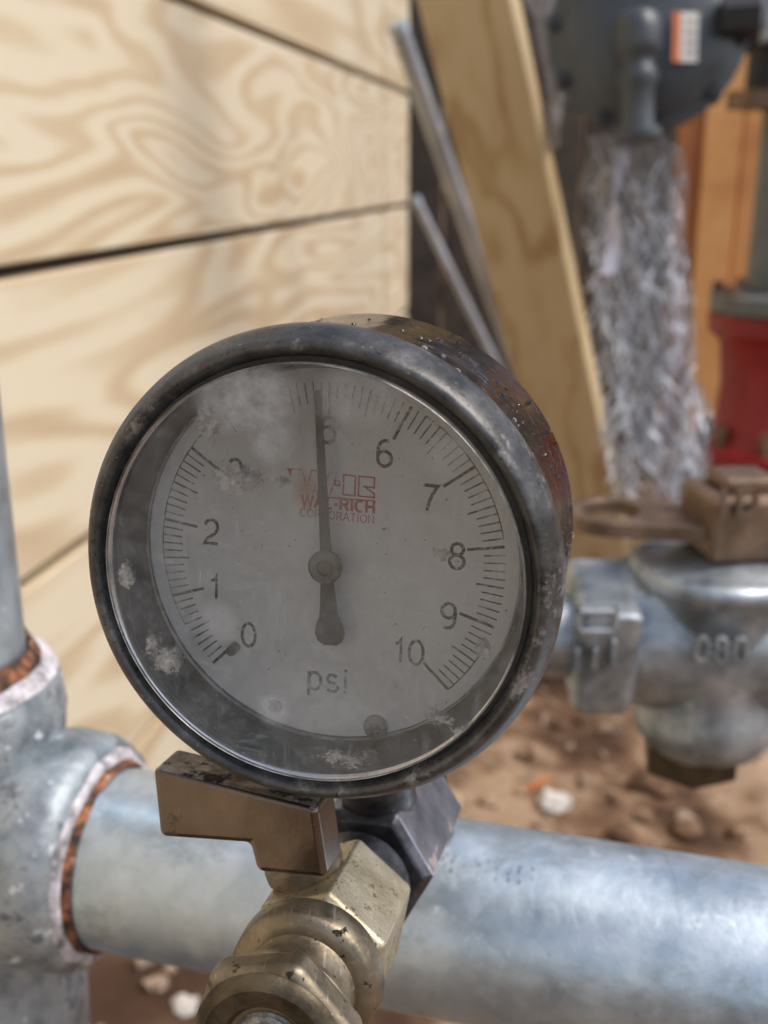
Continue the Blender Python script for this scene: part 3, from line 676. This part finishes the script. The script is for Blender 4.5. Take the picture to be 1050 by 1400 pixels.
# dark steel elbow with hex end that carries the gauge
el = thing('steel_adapter', 'dark steel hex adapter joining brass valve and gauge', 'pipe fitting', H0)
b1, q1_ = angp(587, 1195, 46); b2_, q2_ = angp(530, 1270, 46); b3_, q3_ = angp(535, 1095, 46)
print('dark', math.degrees(b1), q1_, math.degrees(b2_), q2_, math.degrees(b3_), q3_)
da = (b1 + (b2_ - PI / 3) + (b3_ + PI / 3)) / 3; dr = (q1_ + q2_ + q3_) / 3
dh = MB(); rings = [[around(s, da + PI / 3 * k, r) for k in range(6)] for s, r in [(44.6, dr * .88), (46, dr), (72, dr), (73, dr * .9)]]
vs = sum(rings, []); fs = [tuple(range(6)), tuple(range(23, 17, -1))]
for q in range(3): fs += [(q * 6 + i, q * 6 + (i + 1) % 6, q * 6 + 6 + (i + 1) % 6, q * 6 + 6 + i) for i in range(6)]
dh.add(vs, fs); do = dh.build('hex_end', M['blue_steel'], el, bevel=.5, seg=3)
do.data.materials.append(M['dark_steel'])
for p in do.data.polygons:
    if abs(p.normal.dot(va)) > .3: p.material_index = 1

# ------------------------------------------------------------------ the pressure gauge
gn = cv(-.24389, -.25631, 1).normalized()
gc = P(525 + 1500 * -9.135 / 142.17, 700 + 1500 * 8.072 / 142.17, 142.17)
gx_ = CU.cross(gn).normalized(); gy_ = gn.cross(gx_)
GR = R(4.5)                                          # turned a little clockwise
gX = gx_ * math.cos(GR) - gy_ * math.sin(GR); gY = gn.cross(gX)
GM = Matrix(((gX.x, gY.x, gn.x, gc.x), (gX.y, gY.y, gn.y, gc.y), (gX.z, gY.z, gn.z, gc.z), (0, 0, 0, 1)))
gauge = thing('pressure_gauge', 'dirty round pressure gauge with a scratched chrome case', 'gauge', M=GM)
GI = GM.inverted()
def gl(px, py, z):                                   # pixel to gauge-local point on the plane z
    return GI @ hit(px, py, gc + gn * z, gn)
O0 = Vector((0, 0, 0)); ZA = Vector((0, 0, 1))

def case_mat():
    t = NT('scratched_chrome_case')
    v = t.map((1, 1, .5)); n = t.noise(90, 6, .6, v)
    col = t.ramp(n, [(.38, (.018, .018, .02)), (.5, (.05, .052, .06)), (.64, (.17, .185, .22))])
    br = t.ramp(t.noise(45, 4, .6), [(.60, 0), (.68, .5)]); col = t.mix(br, col, (.09, .055, .048))  # brown patches put reflected wood and soil into the case colour
    # scratches that run round the case
    ang = t.node('ShaderNodeVectorMath', {0: t.co}, operation='MULTIPLY'); ang.inputs[1].default_value = (1, 1, 0)
    sv = t.map((300, 300, 4200)); s1 = t.noise(1, 3, .6, sv); k = t.ramp(s1, [(.63, 0), (.68, 1)])
    sv2 = t.map((1900, 1900, 420), rot=(.3, .5, .2)); k2 = t.ramp(t.noise(1, 2, .6, sv2), [(.70, 0), (.73, 1)])
    spk = t.ramp(t.noise(2200, 2, .5), [(.72, 0), (.76, 1)])
    dust = t.math('MAXIMUM', t.math('MULTIPLY', k, .5), t.math('MAXIMUM', t.math('MULTIPLY', k2, .7), t.math('MULTIPLY', spk, .8)))
    haze = t.ramp(t.noise(130, 8, .7), [(.54, 0), (.75, .4)])
    dust = t.math('MAXIMUM', dust, haze)
    col2 = t.mix(dust, col, (.42, .40, .40))
    r = t.mix(dust, t.ramp(n, [(.3, .10), (.7, .24)]), (.7, .7, .7))
    met = t.math('SUBTRACT', 1, t.math('MULTIPLY', dust, .8))
    nor = t.bump(t.math('ADD', t.noise(160, 3, .5), t.math('MULTIPLY', s1, .08)), .22, .0012)
    return t.surf(t.pbr(Base_Color=t.mix(t.math('SUBTRACT', 1, dust), col2, t.mix(.5, col2, (0, 0, 0))), Metallic=met, Roughness=r, Normal=nor))
def bezel_mat():
    t = NT('dirty_bezel')
    n = t.noise(140, 8, .7); col = t.ramp(n, [(.35, (.028, .027, .026)), (.55, (.085, .083, .08)), (.7, (.18, .177, .172))])
    gr = t.ramp(t.noise(75, 12, .82, t.map(loc=(2, 5, 1))), [(.54, 0), (.62, .85)])
    col = t.mix(gr, col, (.33, .32, .30))
    spk = t.ramp(t.noise(2600, 2, .5), [(.74, 0), (.78, 1)]); col = t.mix(spk, col, (.6, .58, .55))
    sepk = t.ramp(t.noise(1800, 3, .6), [(.31, 1), (.38, 0)]); col = t.mix(sepk, col, (.01, .01, .01))
    r = t.mix(gr, t.ramp(n, [(.3, .26), (.7, .46)]), (.75, .75, .75))
    return t.surf(t.pbr(Base_Color=col, Metallic=.55, Roughness=r, Normal=t.bump(t.noise(900, 5, .65), .25, .0003)))
def dial_mat():
    t = NT('dial_face')
    n = t.noise(70, 5, .6); col = t.ramp(n, [(.3, (.80, .79, .76)), (.7, (.85, .84, .81))])
    st = t.ramp(t.noise(160, 8, .7, t.map(loc=(1, 2, 3))), [(.60, 0), (.75, .55)]); col = t.mix(st, col, (.30, .27, .20))
    sp = t.ramp(t.noise(1100, 3, .6), [(.69, 0), (.73, .9)]); col = t.mix(sp, col, (.08, .07, .06))
    # orange-red bleed left of the needle
    c = gl(418, 672, -7); q = t.node('ShaderNodeVectorMath', {0: t.co}, operation='SUBTRACT'); q.inputs[1].default_value = (c.x * .001, c.y * .001, c.z * .001)
    ln = t.node('ShaderNodeVectorMath', {0: t.map((1.25, .62, 1), src=q.outputs[0])}, operation='LENGTH').outputs['Value']
    ln = t.math('ADD', ln, t.math('MULTIPLY', t.math('SUBTRACT', t.noise(350, 5, .6), .5), .0016))
    k = t.ramp(t.math('MULTIPLY', ln, 400), [(.3, .75), (1.0, 0)]); col = t.mix(k, col, (.56, .27, .17))
    return t.surf(t.pbr(Base_Color=col, Roughness=.6, Normal=t.bump(t.noise(700, 4, .6), .1, .0002)))
def ink_mat(name, col, lo, hi, sc_=420, mx=1.0):
    t = NT(name); k = t.math('MAXIMUM', t.ramp(t.noise(sc_, 6, .75), [(lo, 0), (hi, mx)]), .0)
    big = t.ramp(t.noise(85, 3, .5, t.map(loc=(7, 3, 0))), [(.36, .35), (.46, 1)])
    k = t.math('MULTIPLY', k, big)
    return t.surf(t.node('ShaderNodeMixShader', {0: k, 1: t.node('ShaderNodeBsdfTransparent').outputs[0], 2: t.pbr(Base_Color=col, Roughness=.6)}).outputs[0])
def lens_mat():
    t = NT('dusty_clear_lens')
    tr = t.node('ShaderNodeBsdfTransparent', {'Color': (.96, .96, .955)}).outputs[0]
    n1 = t.noise(95, 8, .68); n2 = t.noise(420, 8, .75)
    film = t.math('ADD', t.ramp(n1, [(.38, .015), (.7, .11)]), t.math('MULTIPLY', t.ramp(n2, [(.5, 0), (.8, 1)]), .16))
    spk = t.ramp(t.noise(2600, 2, .5), [(.745, 0), (.775, .9)])
    scr = t.math('MULTIPLY', t.scratches(160, .71), .18)
    tot = t.math('MAXIMUM', film, t.math('MAXIMUM', spk, scr))
    # the dried mud smears, each where it lies
    mud = None
    for (px, py, rr, st, sx, sy) in [(282, 572, 3.3, 1.0, 1.25, .75), (322, 655, 4.2, 1.0, .75, 1.3), (172, 788, 2.6, 1., 1.2, .8), (228, 905, 4.2, 1., .8, 1.15), (208, 880, 2.6, .9, 1, 1), (660, 888, 2.0, 1, 1, 1),
                                 (640, 1010, 3.6, .9, 1, 1), (604, 760, 2.4, .9, 1, 1), (600, 985, 3.6, .7, .6, 1.6), (388, 660, 2.0, .7, .6, 1.8), (455, 1035, 6, .55, .5, 1.8), (700, 690, 2.2, .6, 1, 1), (345, 520, 5, .4, .4, 1.7), (420, 890, 3, .35, .8, 1), (462, 585, 1.2, .6, .8, 1.4)]:
        c = gl(px, py, 2.9); q = t.node('ShaderNodeVectorMath', {0: t.co}, operation='SUBTRACT'); q.inputs[1].default_value = (c.x * .001, c.y * .001, 0)
        ln = t.node('ShaderNodeVectorMath', {0: t.map((sx, sy, 0), src=q.outputs[0])}, operation='LENGTH').outputs['Value']
        f = t.math('SUBTRACT', 1, t.math('DIVIDE', ln, rr * .00105), True)
        mud_i = t.math('MULTIPLY', f, st)
        mud = mud_i if mud is None else t.math('MAXIMUM', mud, mud_i)
    nn = t.noise(230, 12, .82, dist=.4); nn2 = t.noise(1900, 4, .75)
    e = t.math('ADD', mud, t.math('MULTIPLY', t.math('SUBTRACT', nn, .5), 2.2))
    e = t.math('ADD', e, t.math('MULTIPLY', t.math('SUBTRACT', nn2, .5), .7))
    gate = t.ramp(mud, [(.0, 0), (.06, 1)])
    e = t.math('MULTIPLY', t.ramp(e, [(.50, 0), (.60, .55), (.9, .92)]), gate)
    soft = t.math('MULTIPLY', t.ramp(mud, [(.0, 0), (.9, .30)]), t.ramp(nn, [(.35, 0), (.7, 1)]))
    fog = None
    for (px, py, rr, st, sx, sy) in [(338, 545, 7.5, .75, .8, 1.2), (372, 600, 4.5, .5, 1, 1), (490, 545, 6, .42, .7, 1.2), (610, 625, 4, .35, 1, 1), (440, 960, 9, .22, .6, 1.2), (430, 700, 12, .14, 1, 1), (300, 850, 4, .3, 1, 1), (375, 970, 3.5, .4, 1, 1)]:
        c = gl(px, py, 2.9); q = t.node('ShaderNodeVectorMath', {0: t.co}, operation='SUBTRACT'); q.inputs[1].default_value = (c.x * .001, c.y * .001, 0)
        ln = t.node('ShaderNodeVectorMath', {0: t.map((sx, sy, 0), src=q.outputs[0])}, operation='LENGTH').outputs['Value']
        f = t.math('MULTIPLY', t.ramp(t.math('SUBTRACT', 1, t.math('DIVIDE', ln, rr * .001), True), [(0, 0), (.7, 1)], 'EASE'), st)
        fog = f if fog is None else t.math('MAXIMUM', fog, f)
    fog = t.math('MULTIPLY', fog, t.ramp(t.noise(330, 7, .7), [(.33, .45), (.62, 1)]))
    tot = t.math('MAXIMUM', tot, fog)
    wipe = t.ramp(t.noise(1, 6, .7, t.map((420, 60, 0), (3, 1, 0), (0, 0, .5)), 1.2), [(.54, 0), (.78, .26)])
    wipe2 = t.ramp(t.noise(1, 6, .7, t.map((70, 520, 0), (9, 4, 0), (0, 0, .25)), .8), [(.56, 0), (.80, .26)])
    tot = t.math('MAXIMUM', t.math('MAXIMUM', tot, soft), t.math('MAXIMUM', wipe, wipe2))
    mcol = t.ramp(t.noise(900, 6, .75), [(.3, (.16, .15, .13)), (.5, (.40, .385, .35)), (.7, (.58, .565, .52))])
    dif = t.node('ShaderNodeBsdfDiffuse', {'Color': (.60, .60, .585), 'Roughness': 1}).outputs[0]
    mdf = t.node('ShaderNodeBsdfDiffuse', {'Color': mcol, 'Roughness': 1, 'Normal': t.bump(t.math('ADD', nn, nn2), .8, .001)}).outputs[0]
    nor = t.bump(t.noise(60, 3, .5), .08, .002)
    fres = t.node('ShaderNodeFresnel', {'IOR': 1.45, 'Normal': nor}).outputs[0]
    gls = t.node('ShaderNodeBsdfGlossy', {'Color': (1, 1, 1), 'Roughness': t.ramp(n1, [(.3, .12), (.7, .35)]), 'Normal': nor}).outputs[0]
    a = t.node('ShaderNodeMixShader', {0: fres, 1: tr, 2: gls}).outputs[0]
    b = t.node('ShaderNodeMixShader', {0: tot, 1: a, 2: dif}).outputs[0]
    c_ = t.node('ShaderNodeMixShader', {0: e, 1: b, 2: mdf}).outputs[0]
    return t.surf(c_)
def well_mat():
    t = NT('dial_well'); n = t.noise(150, 8, .7)
    col = t.ramp(n, [(.35, (.018, .016, .014)), (.6, (.05, .046, .04)), (.72, (.14, .13, .12))])
    return t.surf(t.pbr(Base_Color=col, Metallic=.2, Roughness=.42, Normal=t.bump(n, .2, .0005)))
M['case'], M['bezel'], M['dial'], M['lens'], M['well'] = case_mat(), bezel_mat(), dial_mat(), lens_mat(), well_mat()
M['ink'] = ink_mat('worn_black_print', (.008, .008, .008), .34, .52, 800)
M['ink_digit'] = ink_mat('worn_black_numerals', (.008, .008, .008), .36, .52, 1300)
M['ink_red'] = ink_mat('worn_red_print', (.55, .03, .04), .22, .50, 700, .95)
M['needle'] = metal('needle_black', (.01, .01, .01), (.03, .03, .028), 300, (.5, .7), .2, .3, 1500, dirt=((.20, .19, .17), .62, 500))
M['hub'] = metal('needle_hub', (.10, .10, .10), (.2, .2, .195), 400, (.3, .5), .7, .3, 1500)

LS = 'local'
DZ = -7.0
MB().lathe([(-2.2, 31.3), (-5, 31.0), (-14, 31.1), (-30.5, 31.2), (-33.2, 30.4), (-34.6, 28), (-34.8, 0)], O0, ZA, 160, caps=False).build('case', M['case'], gauge, LS, ang=60)
bz = [(-4.6, 31.0), (-4.4, 31.8), (-3, 32.1), (-1.2, 32.1), (.2, 31.8), (1.6, 31.0), (2.6, 30.5), (3.1, 29.9), (3.1, 29.4), (2.6, 28.9), (1.7, 28.5), (1.0, 28.2), (.6, 27.8), (-1, 28.6)]
MB().lathe(bz, O0, ZA, 200, closed=True).build('bezel', M['bezel'], gauge, LS, ang=70)
lens = MB().lathe([(1.6, 0), (1.6, 27.5), (2.2, 27.75), (2.8, 27.75), (3.2, 27.5), (3.15, 27.1), (2.95, 26.8), (2.9, 0)], O0, ZA, 160).build('lens', M['lens'], gauge, LS, ang=40)
rimm = metal('lens_rim', (.12, .12, .115), (.45, .445, .43), 200, (.25, .5), .6, .2, 900, dirt=((.12, .11, .1), .58, 150))
MB().lathe([(2.9, 27.72), (3.2, 27.68), (3.28, 27.6), (3.2, 27.52), (2.9, 27.5)], O0, ZA, 200, closed=True).build('lens_rim', rimm, lens, LS, ang=80)
MB().lathe([(1.4, 28.9), (1.3, 27.6), (-5.4, 26.75), (-6.2, 26.5), (-6.3, 26.1), (-7.3, 26.0), (-7.4, 28)], O0, ZA, 160, closed=True).build('dial_well', M['well'], gauge, LS, ang=30)
MB().lathe([(-6.35, 26.35), (-6.1, 26.3), (-6.0, 26.1), (-6.2, 25.95), (-6.4, 26.0)], O0, ZA, 160, closed=True).build('retaining_ring', rimm, gauge, LS, ang=80)
dial = MB().lathe([(DZ - .6, 0), (DZ - .6, 26.6), (DZ, 26.6), (DZ, 0)], O0, ZA, 128).build('dial', M['dial'], gauge, LS)

# scale marks: 0 to 10 in tenths over 270 degrees
zt = DZ + .03; sm = MB()
def pol(a, r, z=zt): return Vector((math.sin(a) * r, math.cos(a) * r, z))
def tick(a, r0, r1, wd, z=zt):
    d = Vector((math.sin(a), math.cos(a), 0)); n = Vector((math.cos(a), -math.sin(a), 0)) * wd / 2
    p0, p1 = d * r0, d * r1; e = Vector((0, 0, z)); sm.add([p0 - n + e, p0 + n + e, p1 + n + e, p1 - n + e], [(0, 1, 2, 3)])
e7 = gl(703, 757, DZ); e2 = gl(222, 735, DZ); print('R tick', e7.length, e2.length, [tuple(round(v, 1) for v in gl(x, y, DZ)) for x, y in ((450, 530), (615, 955), (290, 904))])
RO = 24.1
for i in range(101):
    if 30 < i < 36: continue
    a = R(-135 + 2.7 * i)
    if i % 10 == 0: tick(a, RO - 5.0, RO, .42)
    elif i % 5 == 0: tick(a, RO - 3.8, RO, .26)
    else: tick(a, RO - 2.9, RO, .22)
for i in range(0, 100):
    if 34 < i < 62 or 78 < i < 93 or i < 6: continue
    a, b = R(-135 + 2.7 * i), R(-135 + 2.7 * (i + 1)); sm.add([pol(a, RO - .09), pol(b, RO - .09), pol(b, RO + .09), pol(a, RO + .09)], [(0, 1, 2, 3)])
sm.build('scale_marks', M['ink'], dial, LS, smooth=False)
for body, px, py in [('0', 340, 868), ('1', 294, 803), ('2', 289, 727), ('3', 322, 645), ('5', 449, 588), ('6', 526, 620), ('7', 588, 681), ('8', 625, 760), ('9', 613, 842), ('10', 559, 891), ('psi', 448, 927)]:
    p = gl(px, py, zt); T = Matrix.Translation(p + Vector((0, 0, .01))) @ Matrix.Rotation(R(-1.5), 4, 'Z')
    MB().write(body, 3.75 if body != 'psi' else 3.9, T @ Matrix.Translation(Vector((0, 0 if body != 'psi' else -.1, 0))), .46, sx=1.08).build('unit_text' if body == 'psi' else 'numeral', M['ink_digit'], dial, LS, smooth=False)
M['ink_ghost'] = ink_mat('rubbed_off_print', (.05, .05, .05), .50, .68, 700, .7)
MB().write('4', 3.75, Matrix.Translation(gl(376, 600, zt) + Vector((0, 0, .01))), .5).build('numeral', M['ink_ghost'], dial, LS, smooth=False)
# red emblem: outlined W, dot, outlined letters, two text lines
em = MB(); zz_ = zt + .015
def poly_line(pts, wd, close=True):
    n = len(pts)
    for i in range(n if close else n - 1):
        a, b = pts[i], pts[(i + 1) % n]; d = (b - a).normalized(); nn = Vector((-d.y, d.x, 0)) * wd / 2; e = d * wd / 2
        em.add([a - nn - e, b - nn + e, b + nn + e, a + nn - e], [(0, 1, 2, 3)])
G = lambda x, y: gl(x, y, zz_)
poly_line([G(470, 649), G(486, 651), G(485, 678), G(469, 676)], .24)
poly_line([G(491, 651), G(512, 653), G(511.5, 667), G(498, 665), G(511.5, 675), G(511.5, 680.5), G(490, 678)], .24)
poly_line([G(458, 657), G(464.5, 658), G(464, 664), G(457.5, 663)], .2)
poly_line([G(446, 680), G(513, 685)], .18, False)
em.add([G(393, 641), G(399, 641), G(398, 650)], [(0, 1, 2)])
d5 = (G(512, 697) - G(452, 691)).normalized(); rot = math.atan2(d5.y, d5.x)
em.write('WAL-RICH', 1.62, Matrix.Translation(G(512.5, 694)) @ Matrix.Rotation(rot, 4, 'Z'), .40, 'RIGHT', sx=1.13)
em.write('CORPORATION', 1.15, Matrix.Translation(G(512, 710.5)) @ Matrix.Rotation(rot, 4, 'Z'), .15, 'RIGHT', sx=1.08)
red = em.build('red_emblem', M['ink_red'], dial, LS, smooth=False)
em = MB(); M['ink_red_faint'] = ink_mat('rubbed_red_print', (.52, .06, .05), .40, .62, 500, .75)
poly_line([G(393, 641), G(412, 642), G(420, 668), G(426, 643), G(437, 644), G(443, 669), G(450, 646), G(460, 647), G(447, 691), G(438, 690), G(431, 664), G(424, 690), G(415, 688)], .22)
em.build('faded_initial', M['ink_red_faint'], red, LS, smooth=False)

# needle
NZ = -4.6; hubp = gl(444, 776, -3.6); tip = gl(435, 533, NZ); tail = gl(449, 868, NZ)
hubp = Vector((hubp.x, hubp.y, 0)); tip.z = tail.z = 0
nd = (tip - hubp).normalized(); nn = Vector((nd.y, -nd.x, 0)); Ln = (tip - hubp).length; Lt = (tail - hubp).length
E = Vector((0, 0, NZ))
left = [(Ln, .38), (Ln * .9, .46), (Ln * .5, .60), (3, .74), (0, .9), (-3, .95), (-Lt * .5, 1.1), (-Lt * .72, 1.35), (-Lt * .86, 1.9), (-Lt * .97, 2.1), (-Lt * 1.08, 1.75), (-Lt * 1.14, .9)]
pts = [hubp + nd * s + nn * r_ + E for s, r_ in left] + [hubp + nd * s - nn * r_ + E for s, r_ in left[::-1]]
ndl = MB().prism(pts, Vector((0, 0, .35))).build('needle', M['needle'], gauge, LS, bevel=.06)
MB().lathe([(NZ - 2.4, 1.0), (NZ + .3, 1.0), (NZ + .35, 2.3), (NZ + 1.1, 2.3), (NZ + 1.3, 2.0), (NZ + 1.3, 1.1), (NZ + 1.0, .9), (NZ + 1.0, 0)], hubp, ZA, 40).build('needle_hub', M['hub'], gauge, LS, ang=30)
# small rest pin near the zero mark, dial screw, window lug
p = gl(322, 884, DZ); p.z = 0
MB().lathe([(DZ - .1, .75), (DZ + 2.0, .7), (DZ + 2.3, .4), (DZ + 2.3, 0)], p, ZA, 20).build('rest_pin', M['screw'], gauge, LS)
p = gl(514, 993, DZ); p.z = 0
scw = MB().lathe([(DZ - .1, 1.75), (DZ + .5, 1.7), (DZ + .9, 1.3), (DZ + .95, .8), (DZ + .5, .7), (DZ + .5, 0)], p, ZA, 32).build('dial_screw', M['screw'], gauge, LS, ang=40)
MB().box(p + Vector((0, 0, DZ + .75)), Vector((1.0, .25, 0)), Vector((-.05, .2, 0)), Vector((0, 0, .3))).build('screw_slot', M['needle'], scw, LS)
p = gl(377, 965, DZ); p.z = 0
MB().lathe([(DZ - .1, 1.0), (DZ + .4, .9), (DZ + .5, 0)], p, ZA, 24).build('dial_rivet', M['screw'], gauge, LS)
# stem from the case down to the adapter
s_top = GM @ Vector((1.0, -29.5, -24)); s_bot = ax(60)
MB().lathe([(0, 6.5), ((s_top - s_bot).length, 6.5)], s_bot, s_top - s_bot, 40).build('stem', M['dark_steel'], gauge)
# rain drops on the case
for a_, zd, r_ in []: pass
dm = NT('water'); M['water'] = dm.surf(dm.pbr(Base_Color=(1, 1, 1), Roughness=.02, IOR=1.33, Transmission_Weight=1.0))
dr_ = MB(); rg = random.Random(11)
for i in range(70):
    a_ = R(rg.uniform(-28, 100)); z_ = rg.uniform(-32, -6); rr = rg.choice([.2, .3, .4, .5, .6]) * rg.uniform(.7, 1.2)
    d_ = Vector((math.sin(a_), math.cos(a_), 0)); pq = d_ * 31.1 + Vector((0, 0, z_))
    blob_mb = MB(); blob(blob_mb, Vector((0, 0, 0)), rr, i, 1, 4, .1)
    a3, b3 = basis(d_)
    dr_.add([pq + a3 * q.x * 1.2 + b3 * q.y + d_ * max(q.z, -.05) * .55 for q in blob_mb.v], blob_mb.f)
do_ = dr_.build('water_drops', M['water'], gauge, LS); do_['kind'] = 'stuff'

# nipple from the adapter down to the horizontal pipe
np_ = thing('tap_nipple', 'dark steel nipple tapping the gauge assembly into the pipe', 'pipe fitting', ax(72))
pe = ax(70); tgt = PA + PD * (pe - PA).dot(PD)
MB().tube([ax(72), ax(80), (ax(84) + tgt) / 2 + Vector((0, 4, 0)), tgt], 7.5, 24).build('bent_nipple', M['dark_steel'], np_)
